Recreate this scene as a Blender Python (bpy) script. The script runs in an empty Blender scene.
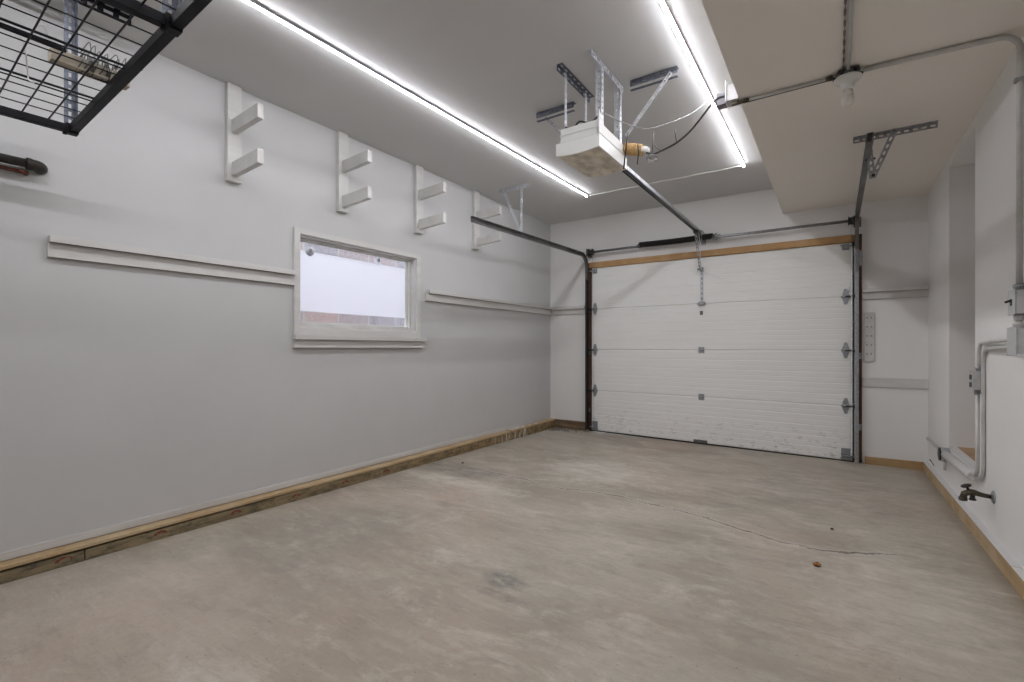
import bpy, bmesh, math, random
from mathutils import Vector, Matrix
random.seed(4)
V = Vector
SC = bpy.context.scene
COL = SC.collection
PI = math.pi

# ------------------------------------------------------------------ room measures (metres)
XL, XR, YD, YB = -3.267, 0.717, 5.821, -2.6     # left wall, right wall, door wall, wall behind the camera
HC, HB, XB = 2.796, 2.512, -0.454               # main ceiling, dropped ceiling, edge of the drop
CAMH, YAW, FPX, V0 = 1.0849, 0.5913, 480.4, 348.18

# ------------------------------------------------------------------ materials
def new_mat(name):
    m = bpy.data.materials.new(name); m.use_nodes = True
    nt = m.node_tree; nt.nodes.clear()
    out = nt.nodes.new('ShaderNodeOutputMaterial'); b = nt.nodes.new('ShaderNodeBsdfPrincipled')
    nt.links.new(b.outputs[0], out.inputs[0])
    return m, nt, b

class G:
    """tiny node-graph helper"""
    def __init__(s, nt): s.nt = nt; s.L = nt.links
    def n(s, t, **k):
        x = s.nt.nodes.new(t)
        for a, v in k.items(): setattr(x, a, v)
        return x
    def put(s, inp, v):
        if hasattr(v, 'is_linked') or isinstance(v, bpy.types.NodeSocket): s.L.new(v, inp)
        else: inp.default_value = v
    def pos(s): return s.n('ShaderNodeNewGeometry').outputs['Position']
    def scale(s, v, sc):
        x = s.n('ShaderNodeVectorMath', operation='MULTIPLY'); s.put(x.inputs[0], v); x.inputs[1].default_value = sc; return x.outputs[0]
    def noise(s, v, scale=5, detail=4, rough=.55, dist=0):
        x = s.n('ShaderNodeTexNoise'); s.put(x.inputs['Vector'], v); x.inputs['Scale'].default_value = scale
        x.inputs['Detail'].default_value = detail; x.inputs['Roughness'].default_value = rough; x.inputs['Distortion'].default_value = dist
        return x.outputs['Fac']
    def ramp(s, f, a, b, lo=0., hi=1.):
        x = s.n('ShaderNodeMapRange'); s.put(x.inputs[0], f)
        for i, v in enumerate((a, b, lo, hi)): x.inputs[i + 1].default_value = v
        return x.outputs[0]
    def math(s, op, a, b=0., c=0.):
        x = s.n('ShaderNodeMath', operation=op); s.put(x.inputs[0], a); s.put(x.inputs[1], b); s.put(x.inputs[2], c); return x.outputs[0]
    def mix(s, f, a, b):
        x = s.n('ShaderNodeMix', data_type='RGBA'); s.put(x.inputs[0], f)
        for i, v in ((6, a), (7, b)):
            if isinstance(v, (tuple, list)): x.inputs[i].default_value = (*v[:3], 1)
            else: s.L.new(v, x.inputs[i])
        return x.outputs[2]
    def sep(s, v):
        x = s.n('ShaderNodeSeparateXYZ'); s.L.new(v, x.inputs[0]); return x.outputs
    def bump(s, h, strength, dist=.002):
        x = s.n('ShaderNodeBump'); x.inputs['Strength'].default_value = strength; x.inputs['Distance'].default_value = dist
        s.put(x.inputs['Height'], h); return x.outputs[0]

def simple(name, c1, c2=None, rough=.5, metal=0., nscale=8., bump=0., bscale=60., stretch=(1, 1, 1), lo=.35, hi=.65, spec=None):
    m, nt, b = new_mat(name); g = G(nt); p = g.scale(g.pos(), stretch)
    c2 = c2 or tuple(x * .9 for x in c1)
    f = g.ramp(g.noise(p, nscale, 5, .6), lo, hi)
    g.L.new(g.mix(f, c1, c2), b.inputs['Base Color'])
    b.inputs['Roughness'].default_value = rough; b.inputs['Metallic'].default_value = metal
    if spec is not None: b.inputs['Specular IOR Level'].default_value = spec
    if bump: g.L.new(g.bump(g.noise(p, bscale, 3, .6), bump), b.inputs['Normal'])
    return m

M = {}
M['wall'] = simple('painted_drywall', (.575, .577, .580), (.55, .552, .555), .62, nscale=1.4, bump=.12, bscale=160)  # window-wall copy of the paint, darkened to set its light level
M['wall_lit'] = simple('painted_drywall_lit', (.82, .815, .81), (.79, .785, .78), .62, nscale=1.4, bump=.12, bscale=160)  # same wall paint, lightened to put the other walls' brightness into the colour
M['ceiling'] = simple('ceiling_paint', (.60, .596, .598), (.58, .576, .578), .7, nscale=1.2, bump=.12, bscale=120)
M['bulkhead'] = simple('dropped_ceiling_paint', (.86, .82, .765), (.84, .80, .74), .68, nscale=1.2, bump=.12, bscale=120)
M['trim'] = simple('white_trim_paint', (.655, .65, .64), (.59, .58, .565), .5, nscale=5, bump=.1, stretch=(1, .3, 3))
M['trim_rough'] = simple('grey_painted_lumber', (.63, .62, .61), (.55, .54, .52), .6, nscale=7, bump=.25, bscale=90)
M['galv'] = simple('galvanised_steel', (.46, .47, .50), (.27, .28, .30), .42, .85, nscale=45, lo=.3, hi=.7)
M['galv_blue'] = simple('blue_zinc_angle', (.15, .165, .205), (.075, .085, .11), .45, .35, nscale=45)
M['galv_white'] = simple('bright_zinc_strap', (.72, .74, .78), (.55, .57, .62), .4, .55, nscale=40)
M['dark_steel'] = simple('dark_oiled_steel', (.03, .03, .032), (.055, .052, .05), .45, .5, nscale=20)
M['track'] = simple('track_steel', (.23, .23, .235), (.14, .135, .13), .4, .8, nscale=16, stretch=(1, .3, .3))
M['track_dark'] = simple('blackened_track_steel', (.05, .05, .052), (.03, .03, .03), .45, .4, nscale=16)
M['black'] = simple('black_powder_coat', (.004, .004, .006), (.006, .006, .009), .5, .0, nscale=20, spec=.15)
M['black_iron'] = simple('black_iron_pipe', (.022, .019, .017), (.04, .034, .03), .45, .2, nscale=25, spec=.3, bump=.3)
M['copper'] = simple('tarnished_copper', (.16, .045, .03), (.09, .04, .03), .45, .7, nscale=12)
M['conduit'] = simple('painted_conduit', (.62, .61, .595), (.52, .51, .495), .4, .2, nscale=12)
M['conduit_dark'] = simple('bare_conduit', (.22, .21, .20), (.13, .125, .12), .4, .7, nscale=14)
M['box'] = simple('painted_metal_box', (.60, .60, .61), (.50, .50, .51), .42, .3, nscale=25)
M['white_plastic'] = simple('white_plastic', (.76, .76, .745), (.70, .70, .68), .4, nscale=5)
M['grey_plastic'] = simple('grey_plastic', (.20, .19, .23), (.16, .15, .18), .45, nscale=8)
M['bulb'] = simple('bulb_glass', (.74, .72, .68), (.70, .68, .64), .3, nscale=4)
M['cable_black'] = simple('black_cable', (.012, .012, .013), (.03, .03, .03), .5)
M['cable_grey'] = simple('grey_cable', (.42, .42, .43), (.20, .20, .21), .5, nscale=60)
M['kraft'] = simple('tan_cord', (.62, .40, .17), (.40, .23, .08), .6, nscale=50, bump=.4)
M['white_wire'] = simple('white_wire', (.75, .75, .73), (.66, .66, .64), .5)
M['rust'] = simple('rust_brown', (.12, .07, .04), (.05, .03, .02), .7, nscale=30)
M['foil'] = simple('crumpled_leaf', (.50, .22, .05), (.08, .04, .02), .6, nscale=90)
M['gravel'] = simple('grit', (.30, .28, .26), (.12, .11, .10), .9, nscale=80)
M['spring'] = simple('spring_steel', (.028, .024, .022), (.012, .011, .010), .5, .4, nscale=30)
M['brass'] = simple('weathered_brass', (.14, .12, .08), (.05, .045, .035), .45, .7, nscale=40)
M['board_old'] = simple('pale_old_board', (.50, .45, .37), (.38, .33, .27), .7, nscale=10, stretch=(6, 1, 6))
M['rubber'] = simple('black_rubber', (.015, .014, .013), (.03, .026, .022), .8, nscale=30)

def wood(name, c1, c2, c3, along='x', rough=.65):
    m, nt, b = new_mat(name); g = G(nt)
    st = {'x': (.6, 14, 14), 'y': (14, .6, 14), 'z': (14, 14, .6)}[along]
    p = g.pos(); q = g.scale(p, st)
    grain = g.ramp(g.noise(q, 2.2, 6, .65, .6), .3, .7)
    blot = g.ramp(g.noise(p, 5.0, 3), .42, .66)
    c = g.mix(grain, c1, c2); c = g.mix(g.math('MULTIPLY', blot, .5), c, c3)
    g.L.new(c, b.inputs['Base Color']); b.inputs['Roughness'].default_value = rough
    g.L.new(g.bump(grain, .3), b.inputs['Normal'])
    return m
M['header_wood'] = wood('header_pine', (.52, .31, .13), (.34, .18, .07), (.60, .41, .22), 'x')
M['jamb_wood'] = wood('jamb_pine', (.17, .072, .032), (.085, .036, .018), (.03, .018, .012), 'z')
M['light_wood'] = wood('light_pine', (.50, .36, .20), (.40, .27, .14), (.60, .48, .32), 'y')
M['plate_right'] = wood('pine_plate', (.50, .36, .20), (.38, .25, .125), (.58, .48, .34), 'y')
M['plate_back'] = wood('pine_plate_across', (.44, .28, .13), (.30, .18, .075), (.50, .36, .20), 'x')
M['plate_dark'] = wood('stained_plate_across', (.30, .20, .12), (.08, .05, .03), (.05, .03, .02), 'x')
M['ply'] = wood('bare_plywood', (.42, .26, .14), (.32, .19, .10), (.50, .36, .22), 'x')

def treated():
    m, nt, b = new_mat('treated_lumber'); g = G(nt); p = g.pos()
    grain = g.ramp(g.noise(g.scale(p, (10, .8, 14)), 3, 6, .7, .8), .3, .7)
    x, y, z = g.sep(p)[0:3]
    c = g.mix(grain, (.34, .265, .155), (.13, .105, .06))
    blot = g.ramp(g.noise(g.scale(p, (1, .6, 1.6)), 15, 6, .7), .50, .62)
    c = g.mix(g.math('MULTIPLY', blot, .75), c, (.05, .045, .032))
    far = g.ramp(y, 1.0, 4.5)
    c = g.mix(g.math('MULTIPLY', far, .5), c, g.mix(g.ramp(g.noise(p, 12, 5, .7), .42, .58), (.38, .25, .10), (.12, .07, .035)))
    # red stamped arcs along the face
    yy = g.math('SUBTRACT', g.math('MODULO', g.math('SUBTRACT', y, 1.154 - .207 - .828), .414), .207)
    zz = g.math('SUBTRACT', z, .026)
    r = g.math('SQRT', g.math('ADD', g.math('MULTIPLY', yy, yy), g.math('MULTIPLY', zz, g.math('MULTIPLY', zz, 2.2))))
    ring = g.math('MULTIPLY', g.math('GREATER_THAN', r, .018), g.math('LESS_THAN', r, .034))
    ring = g.math('MULTIPLY', ring, g.math('GREATER_THAN', zz, .0))
    ring = g.math('MULTIPLY', ring, g.math('LESS_THAN', y, 4.35))
    ring = g.math('MULTIPLY', ring, g.ramp(g.noise(p, 40, 2), .3, .45))
    c = g.mix(g.math('MULTIPLY', ring, .9), c, (.17, .015, .012))
    # dribbles of white primer near the far end
    pn = g.ramp(g.noise(g.scale(p, (1, 1, .25)), 16, 4, .6), .52, .58)
    zone = g.math('MULTIPLY', g.ramp(y, 4.3, 4.6), g.ramp(y, 5.1, 5.0))
    c = g.mix(g.math('MULTIPLY', g.math('MULTIPLY', pn, zone), .9), c, (.62, .60, .56))
    g.L.new(c, b.inputs['Base Color']); b.inputs['Roughness'].default_value = .75
    g.L.new(g.bump(grain, .5), b.inputs['Normal'])
    return m
M['treated'] = treated()
M['dark_under'] = wood('shaded_board_underside', (.16, .10, .055), (.09, .055, .03), (.12, .08, .05), 'y')  # brown undersides; the dark tone puts their shade line into the colour

def concrete():
    m, nt, b = new_mat('garage_concrete'); g = G(nt); p = g.pos(); x, y, z = g.sep(p)[0:3]
    flow = g.scale(p, (1.0, 1.7, 1))
    big = g.ramp(g.noise(flow, .75, 5, .6, .6), .36, .64)
    c = g.mix(big, (.325, .288, .232), (.475, .432, .358))
    pink = g.ramp(g.noise(g.scale(p, (1.3, .8, 1)), .8, 4, .55, .4), .46, .68)
    c = g.mix(g.math('MULTIPLY', pink, .6), c, (.455, .345, .275))
    pale = g.ramp(g.noise(flow, 2.6, 9, .74, .5), .52, .70)
    c = g.mix(g.math('MULTIPLY', pale, .65), c, (.66, .62, .55))
    dark = g.ramp(g.noise(flow, 2.0, 9, .74, .4), .53, .72)
    c = g.mix(g.math('MULTIPLY', dark, .6), c, (.225, .20, .17))
    streak = g.ramp(g.noise(g.scale(p, (1.2, 5.5, 1)), 3.2, 8, .75, .3), .50, .68)
    c = g.mix(g.math('MULTIPLY', streak, .34), c, (.60, .565, .50))
    streak2 = g.ramp(g.noise(g.scale(p, (1.0, 4.5, 1)), 4.7, 8, .75, .2), .54, .70)
    c = g.mix(g.math('MULTIPLY', streak2, .40), c, (.21, .185, .155))
    fine = g.ramp(g.noise(p, 34, 6, .8), .3, .7)
    c = g.mix(g.math('MULTIPLY', fine, .30), c, (.22, .195, .17))
    speck = g.ramp(g.noise(p, 75, 2, .5), .70, .74)
    c = g.mix(g.math('MULTIPLY', speck, .6), c, (.09, .07, .06))
    wob = g.math('MULTIPLY', g.math('SUBTRACT', g.noise(p, 11, 5, .7), .5), .30)
    def spot(cx, cy, rx, ry, col, amt):
        nonlocal c
        dx = g.math('MULTIPLY', g.math('SUBTRACT', x, cx), 1 / rx); dy = g.math('MULTIPLY', g.math('SUBTRACT', y, cy), 1 / ry)
        d = g.math('SQRT', g.math('ADD', g.math('MULTIPLY', dx, dx), g.math('MULTIPLY', dy, dy)))
        d = g.math('ADD', d, g.math('MULTIPLY', wob, 5.))
        rag = g.ramp(g.noise(g.scale(p, (1.1, 2.2, 1)), 13 if rx < .2 else 5, 8, .75), .38, .60, .25, 1.)
        c = g.mix(g.math('MULTIPLY', g.math('MULTIPLY', g.ramp(d, 1.1, .5), rag), amt), c, col)
    spot(-1.28, 1.848, .12, .09, (.12, .13, .125), .75)          # oil spot
    spot(-1.24, 1.72, .16, .04, (.16, .14, .12), .5)
    spot(-1.75, 3.95, .55, .45, (.68, .64, .57), .6)           # pale worn patch
    spot(-2.75, 3.3, .75, .20, (.18, .16, .14), .7)            # damp streak by the sill board
    spot(-2.65, 3.0, .7, .12, (.70, .67, .61), .6)
    spot(-2.3, 1.6, .5, .8, (.26, .23, .195), .55)
    spot(.25, 2.7, .35, .7, (.64, .60, .53), .5)
    spot(-.1, 4.4, .7, .5, (.62, .58, .51), .35)
    spot(-2.4, .95, .5, .35, (.54, .44, .37), .5)
    # one wandering crack across the slab
    cr = g.n('ShaderNodeFloatCurve'); pts = [(-2.75, 3.42), (-2.18, 3.37), (-1.9, 3.31), (-1.47, 3.375), (-1.07, 3.335), (-.73, 3.275), (-.42, 3.154), (-.16, 3.083), (.12, 3.161), (.30, 3.25)]
    cv = cr.mapping.curves[0]
    nx = lambda a: (a + 3) / 3.6
    ny = lambda a: (a - 2.9) / .8
    cv.points[0].location = (0, ny(3.44)); cv.points[1].location = (1, ny(3.3))
    for a, h in pts: cv.points.new(nx(a), ny(h))
    cr.mapping.update()
    g.L.new(g.ramp(x, -3, .6), cr.inputs['Value'])
    cy = g.ramp(cr.outputs[0], 0, 1, 2.9, 3.7)
    cw = g.math('MULTIPLY', g.math('SUBTRACT', g.noise(p, 7, 6, .75), .5), .11)
    dd = g.math('ABSOLUTE', g.math('SUBTRACT', g.math('ADD', y, cw), cy))
    inx = g.math('MULTIPLY', g.ramp(x, -2.75, -2.4), g.ramp(x, .30, .26))
    wide = g.ramp(g.noise(p, 5, 3), .35, .62, .0045, .012)
    line = g.math('MULTIPLY', g.math('LESS_THAN', dd, wide), inx)
    halo = g.math('MULTIPLY', g.math('MULTIPLY', g.ramp(dd, .05, .01), inx), .35)
    c = g.mix(halo, c, (.58, .54, .48))
    c = g.mix(g.math('MULTIPLY', g.math('MULTIPLY', line, g.ramp(g.noise(p, 9, 4, .7), .40, .55, .55, 1.)), .85), c, (.10, .085, .07))
    g.L.new(c, b.inputs['Base Color'])
    g.L.new(g.ramp(big, 0, 1, .62, .5), b.inputs['Roughness'])
    b.inputs['Specular IOR Level'].default_value = .35
    h = g.math('SUBTRACT', g.math('ADD', g.math('MULTIPLY', g.noise(p, 45, 5, .7), .4), g.noise(flow, 5, 4)), g.math('MULTIPLY', line, .6))
    g.L.new(g.bump(h, .25, .006), b.inputs['Normal'])
    return m
M['concrete'] = concrete()

def door_paint():
    m, nt, b = new_mat('door_white_enamel'); g = G(nt); p = g.pos(); x, y, z = g.sep(p)[0:3]
    c = g.mix(g.ramp(g.noise(g.scale(p, (1, 1, 3)), 2.5, 4), .3, .7), (.88, .88, .87), (.85, .85, .84))
    # scuffs and grime of its own near the foot of the door
    low = g.ramp(z, .42, .05)
    grime = g.ramp(g.noise(g.scale(p, (1, 1, 2.2)), 13, 6, .7), .56, .66)
    c = g.mix(g.math('MULTIPLY', g.math('MULTIPLY', grime, low), .55), c, (.30, .29, .26))
    g.L.new(c, b.inputs['Base Color']); b.inputs['Roughness'].default_value = .42
    g.L.new(g.bump(g.noise(g.scale(p, (.4, 1, 3)), 160, 2), .12, .001), b.inputs['Normal'])
    return m
M['door'] = door_paint()

def emission(name, col, s):
    m, nt, b = new_mat(name)
    b.inputs['Base Color'].default_value = (*col, 1); b.inputs['Emission Color'].default_value = (*col, 1)
    b.inputs['Emission Strength'].default_value = s; return m
M['led'] = emission('led_tube', (.965, .965, 1.0), 101.0)

def film():
    m, nt, b = new_mat('frosted_film'); nt.nodes.remove(b); g = G(nt)
    d = g.n('ShaderNodeBsdfDiffuse'); t = g.n('ShaderNodeBsdfTranslucent'); s = g.n('ShaderNodeMixShader')
    d.inputs[0].default_value = (.86, .86, .9, 1); t.inputs[0].default_value = (.9, .9, .95, 1); s.inputs[0].default_value = .72
    g.L.new(d.outputs[0], s.inputs[1]); g.L.new(t.outputs[0], s.inputs[2])
    out = [n for n in nt.nodes if n.type == 'OUTPUT_MATERIAL'][0]; g.L.new(s.outputs[0], out.inputs[0]); return m
M['film'] = film()
def glass():
    m, nt, b = new_mat('window_glass'); nt.nodes.remove(b); g = G(nt)
    t = g.n('ShaderNodeBsdfTransparent'); r = g.n('ShaderNodeBsdfGlossy'); x = g.n('ShaderNodeMixShader')
    t.inputs[0].default_value = (.96, .97, .97, 1); r.inputs['Roughness'].default_value = .02; x.inputs[0].default_value = .05
    g.L.new(t.outputs[0], x.inputs[1]); g.L.new(r.outputs[0], x.inputs[2])
    out = [n for n in nt.nodes if n.type == 'OUTPUT_MATERIAL'][0]; g.L.new(x.outputs[0], out.inputs[0]); return m
M['glass'] = glass()
def stone():
    m, nt, b = new_mat('outdoor_brickwork'); g = G(nt); p = g.pos(); x, y, z = g.sep(p)[0:3]
    cmb = g.n('ShaderNodeCombineXYZ'); g.L.new(y, cmb.inputs[0]); g.L.new(z, cmb.inputs[1])
    br = g.n('ShaderNodeTexBrick'); g.L.new(cmb.outputs[0], br.inputs['Vector']); br.inputs['Scale'].default_value = 1
    br.inputs['Brick Width'].default_value = .55; br.inputs['Row Height'].default_value = .16; br.inputs['Mortar Size'].default_value = .012
    br.inputs['Color1'].default_value = (.20, .12, .11, 1); br.inputs['Color2'].default_value = (.09, .09, .12, 1); br.inputs['Mortar'].default_value = (.22, .21, .20, 1)
    n1 = g.ramp(g.noise(p, 22, 5, .8), .35, .65)
    g.L.new(g.mix(g.math('MULTIPLY', n1, .6), br.outputs[0], (.26, .25, .25)), b.inputs['Base Color']); b.inputs['Roughness'].default_value = .9
    return m
M['stone'] = stone()
M['ground'] = simple('outdoor_gravel', (.30, .28, .25), (.18, .17, .15), .9, nscale=20)

# ------------------------------------------------------------------ mesh helpers (all in world coordinates)
def bm_(): return bmesh.new()
def box(bm, x0, x1, y0, y1, z0, z1, bev=0.):
    t = bmesh.new(); bmesh.ops.create_cube(t, size=1)
    for v in t.verts: v.co = V(((x0 + x1) / 2 + v.co.x * abs(x1 - x0), (y0 + y1) / 2 + v.co.y * abs(y1 - y0), (z0 + z1) / 2 + v.co.z * abs(z1 - z0)))
    if bev: bmesh.ops.bevel(t, geom=t.edges[:], offset=bev, segments=2, affect='EDGES', profile=.6)
    merge(bm, t); return bm
def merge(bm, t, mat=None):
    me = bpy.data.meshes.new('tmp'); t.to_mesh(me); t.free()
    if mat is not None: me.transform(mat)
    bm.from_mesh(me); bpy.data.meshes.remove(me)
def obox(bm, p, u, v, w, lu, lv, lw, bev=0.):
    """box from corner p along unit axes u, v, w"""
    t = bmesh.new(); box(t, 0, lu, 0, lv, 0, lw, bev)
    u, v, w = V(u).normalized(), V(v).normalized(), V(w).normalized()
    mt = Matrix((u, v, w)).transposed().to_4x4(); mt.translation = V(p)
    merge(bm, t, mt)
def prism(bm, pts, axis, a0, a1):
    """closed profile pts (2-D) swept along world axis"""
    def P(q, a): return {'x': V((a, q[0], q[1])), 'y': V((q[0], a, q[1])), 'z': V((q[0], q[1], a))}[axis]
    A = [bm.verts.new(P(q, a0)) for q in pts]; B = [bm.verts.new(P(q, a1)) for q in pts]; n = len(pts)
    fs = [bm.faces.new(A), bm.faces.new(B[::-1])]
    for i in range(n): fs.append(bm.faces.new((A[i], B[i], B[(i + 1) % n], A[(i + 1) % n])))
    bmesh.ops.recalc_face_normals(bm, faces=fs)
def tube(bm, pts, r, seg=10, caps=True):
    pts = [V(p) for p in pts]; n = len(pts); rr = r if isinstance(r, (list, tuple)) else [r] * n
    T = []
    for i in range(n):
        a = pts[i] - pts[i - 1] if i else pts[1] - pts[0]; b = pts[i + 1] - pts[i] if i < n - 1 else a
        T.append((a.normalized() + b.normalized()).normalized())
    up = V((0, 0, 1)) if abs(T[0].z) < .9 else V((0, 1, 0))
    N = (up - T[0] * up.dot(T[0])).normalized(); rings = []
    for i in range(n):
        N = (N - T[i] * N.dot(T[i])).normalized(); B = T[i].cross(N)
        rings.append([bm.verts.new(pts[i] + (N * math.cos(k * 2 * PI / seg) + B * math.sin(k * 2 * PI / seg)) * rr[i]) for k in range(seg)])
    for i in range(n - 1):
        for k in range(seg):
            f = bm.faces.new((rings[i][k], rings[i][(k + 1) % seg], rings[i + 1][(k + 1) % seg], rings[i + 1][k])); f.smooth = True
    if caps: bm.faces.new(rings[0][::-1]); bm.faces.new(rings[-1])
def cyl(bm, a, b, r, seg=16): tube(bm, [a, b], r, seg)
def lathe(bm, c, axis, prof, seg=24):
    """prof: (distance along axis, radius)"""
    ax = V(axis).normalized(); tube(bm, [V(c) + ax * d for d, r in prof], [max(r, .0004) for d, r in prof], seg)
def fillet(pts, rad, n=7):
    pts = [V(p) for p in pts]; out = [pts[0]]
    for i in range(1, len(pts) - 1):
        a, b, c = pts[i - 1], pts[i], pts[i + 1]; u = (a - b).normalized(); w = (c - b).normalized()
        r = rad if not isinstance(rad, (list, tuple)) else rad[i - 1]
        ang = u.angle(w); d = min(r / math.tan(ang / 2), (a - b).length * .49, (c - b).length * .49); r = d * math.tan(ang / 2)
        ctr = b + (u + w).normalized() * (r / math.sin(ang / 2)); s = b + u * d - ctr; e = b + w * d - ctr; full = s.angle(e); ax = s.cross(e).normalized()
        for k in range(n + 1): out.append(ctr + Matrix.Rotation(full * k / n, 3, ax) @ s)
    return out + [pts[-1]]
def curve3(P, n=10):
    P = [V(p) for p in P]; out = []
    for i in range(len(P) - 1):
        a, b, c, d = P[max(i - 1, 0)], P[i], P[i + 1], P[min(i + 2, len(P) - 1)]
        for k in range(n):
            t = k / n; out.append(.5 * ((2 * b) + (c - a) * t + (2 * a - 5 * b + 4 * c - d) * t * t + (3 * b - a - 3 * c + d) * t ** 3))
    return out + [P[-1]]
def perf_strip(bm, p0, p1, side, nrm, w, t=.003, pitch=.04, slot=.022, gap=.36):
    """flat strip from p0 to p1 punched with a row of slots; side = width direction (from the p0-p1 edge), nrm = thickness direction"""
    p0, p1 = V(p0), V(p1); u = (p1 - p0); L = u.length; u.normalize(); side = V(side); side = (side - u * side.dot(u)).normalized(); nrm = V(nrm)
    nrm = u.cross(side) * (1 if u.cross(side).dot(nrm) > 0 else -1)
    e = w * (1 - gap) / 2
    obox(bm, p0, u, side, nrm, L, e, t); obox(bm, p0 + side * (w - e), u, side, nrm, L, e, t)
    n = max(1, int(L / pitch)); s = L / n; br = s - slot * s / pitch
    for k in range(n + 1):
        a = max(0, k * s - br / 2); b_ = min(L, k * s + br / 2)
        obox(bm, p0 + u * a + side * e, u, side, nrm, b_ - a, w - 2 * e, t)
def angle_iron(bm, p0, p1, s1, s2, w, **k):
    """punched L-section: two perforated legs at right angles"""
    perf_strip(bm, p0, p1, s1, s2, w, **k); perf_strip(bm, p0, p1, s2, s1, w, **k)
def bolt(bm, c, axis, r=.008, h=.006):
    ax = V(axis).normalized(); tube(bm, [V(c) - ax * .001, V(c) + ax * h], r, 6)

# ------------------------------------------------------------------ object helpers
def obj(name, bm, mat, parent=None, base=None, label=None, cat=None, group=None, kind=None):
    root = parent
    while root is not None and root.parent is not None: root = root.parent
    off = V(root.location) if root is not None else (V(base) if base is not None else V((0, 0, 0)))
    bmesh.ops.remove_doubles(bm, verts=bm.verts[:], dist=1e-6)
    bmesh.ops.recalc_face_normals(bm, faces=bm.faces[:])
    if isinstance(mat, (list, tuple)):
        for f in bm.faces: f.material_index = 1 if f.normal.z < -.9 else (2 if f.normal.z > .9 and len(mat) > 2 else 0)
    me = bpy.data.meshes.new(name); bm.to_mesh(me); bm.free(); me.transform(Matrix.Translation(-off))
    for x in (mat if isinstance(mat, (list, tuple)) else [mat]): me.materials.append(M[x])
    o = bpy.data.objects.new(name, me); COL.objects.link(o)
    if root is not None: o.parent = parent
    else: o.location = off
    tag(o, label, cat, group, kind); return o
def tag(o, label=None, cat=None, group=None, kind=None):
    for k, v in (('label', label), ('category', cat), ('group', group), ('kind', kind)):
        if v: o[k] = v
    return o
def thing(name, loc, label=None, cat=None, group=None, kind=None):
    o = bpy.data.objects.new(name, None); o.empty_display_size = .05; COL.objects.link(o); o.location = loc
    return tag(o, label, cat, group, kind)
def dup(o, delta=None, parent=None, label=None):
    c = o.copy(); COL.objects.link(c)
    if parent is not None: c.parent = parent
    if delta is not None: c.location = V(o.location) + V(delta)
    if label: c['label'] = label
    for ch in [x for x in COL.objects if x.parent == o]: dup(ch, None, c)
    return c
S = 'structure'

# ================================================================== THE ROOM
T = .12
DIP = .045
def fz(x, y): return -DIP * min(1, max(0, (x - XL) / (XR - XL))) * min(1, max(0, (y - 2.6) / (YD - 2.6)))
b = bm_(); NX, NY = 16, 40; gx = [XL - T + (XR + T - XL + T) * i / NX for i in range(NX + 1)]; gy = [YB - T + (YD + .5 - YB + T) * j / NY for j in range(NY + 1)]
top = [[b.verts.new((x, y, fz(x, y))) for y in gy] for x in gx]; bot = [[b.verts.new((x, y, -.2)) for y in gy] for x in gx]
for i in range(NX):
    for j in range(NY):
        f = b.faces.new((top[i][j], top[i + 1][j], top[i + 1][j + 1], top[i][j + 1])); f.smooth = True
        b.faces.new((bot[i][j], bot[i][j + 1], bot[i + 1][j + 1], bot[i + 1][j]))
for i in range(NX):
    b.faces.new((top[i][0], bot[i][0], bot[i + 1][0], top[i + 1][0])); b.faces.new((top[i][NY], top[i + 1][NY], bot[i + 1][NY], bot[i][NY]))
for j in range(NY):
    b.faces.new((top[0][j], top[0][j + 1], bot[0][j + 1], bot[0][j])); b.faces.new((top[NX][j], bot[NX][j], bot[NX][j + 1], top[NX][j + 1]))
obj('floor', b, 'concrete', kind=S, label='bare grey-brown concrete slab with one long crack')
b = bm_(); box(b, XL - T, XR + 1.2, YB - T, YD + T, HC, HC + .12); obj('ceiling', b, 'ceiling', kind=S, label='grey painted main ceiling above the light tubes')
b = bm_(); box(b, XB, XR, YB, YD, HB, HC); obj('ceiling_bulkhead', b, 'bulkhead', kind=S, label='lower taupe ceiling section carrying the bare bulb')
# left wall with the window hole
WY0, WY1, WZ0, WZ1 = 2.053, 3.243, 1.235, 1.927
b = bm_()
box(b, XL - T, XL, YB, WY0, 0, HC); box(b, XL - T, XL, WY1, YD, 0, HC); box(b, XL - T, XL, WY0, WY1, 0, WZ0); box(b, XL - T, XL, WY0, WY1, WZ1, HC)
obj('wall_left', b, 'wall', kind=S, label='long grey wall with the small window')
# door wall
DX0, DX1, DH = -2.643, .143, 2.134
JX0, JX1, JZ = -2.695, .215, 2.206
b = bm_()
box(b, XL - T, JX0, YD, YD + T, -.06, HC); box(b, JX1, XR + T, YD, YD + T, -.06, HC); box(b, JX0, JX1, YD, YD + T, JZ, HC)
obj('wall_back', b, 'wall_lit', kind=S, label='grey wall around the overhead door')
# right wall with the alcove hole
NY0, NY1, NZ0, NZ1, ND = 4.035, 4.84, .335, 2.445, .75
b = bm_()
box(b, XR, XR + T, YB, NY0, -.06, HC); box(b, XR, XR + T, NY1, YD, -.06, HC); box(b, XR, XR + T, NY0, NY1, -.06, NZ0); box(b, XR, XR + T, NY0, NY1, NZ1, HC)
obj('wall_right', b, 'wall_lit', kind=S, label='grey wall with the tall alcove opening')
b = bm_(); x0, x1 = XR + T, XR + ND
box(b, x0, x1, NY1, NY1 + .1, 0, HC); box(b, x0, x1, NY0 - .1, NY0, 0, HC); box(b, x1, x1 + .1, NY0 - .1, NY1 + .1, 0, HC); box(b, x0, x1, NY0, NY1, NZ1, HC)
obj('wall_alcove', b, 'wall_lit', kind=S, label='painted inside faces of the alcove')
b = bm_(); box(b, XR + .041, XR + ND, NY0, NY1, NZ0, NZ0 + .012); obj('floor_alcove', b, 'ply', kind=S, label='bare wood floor of the alcove')
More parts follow.
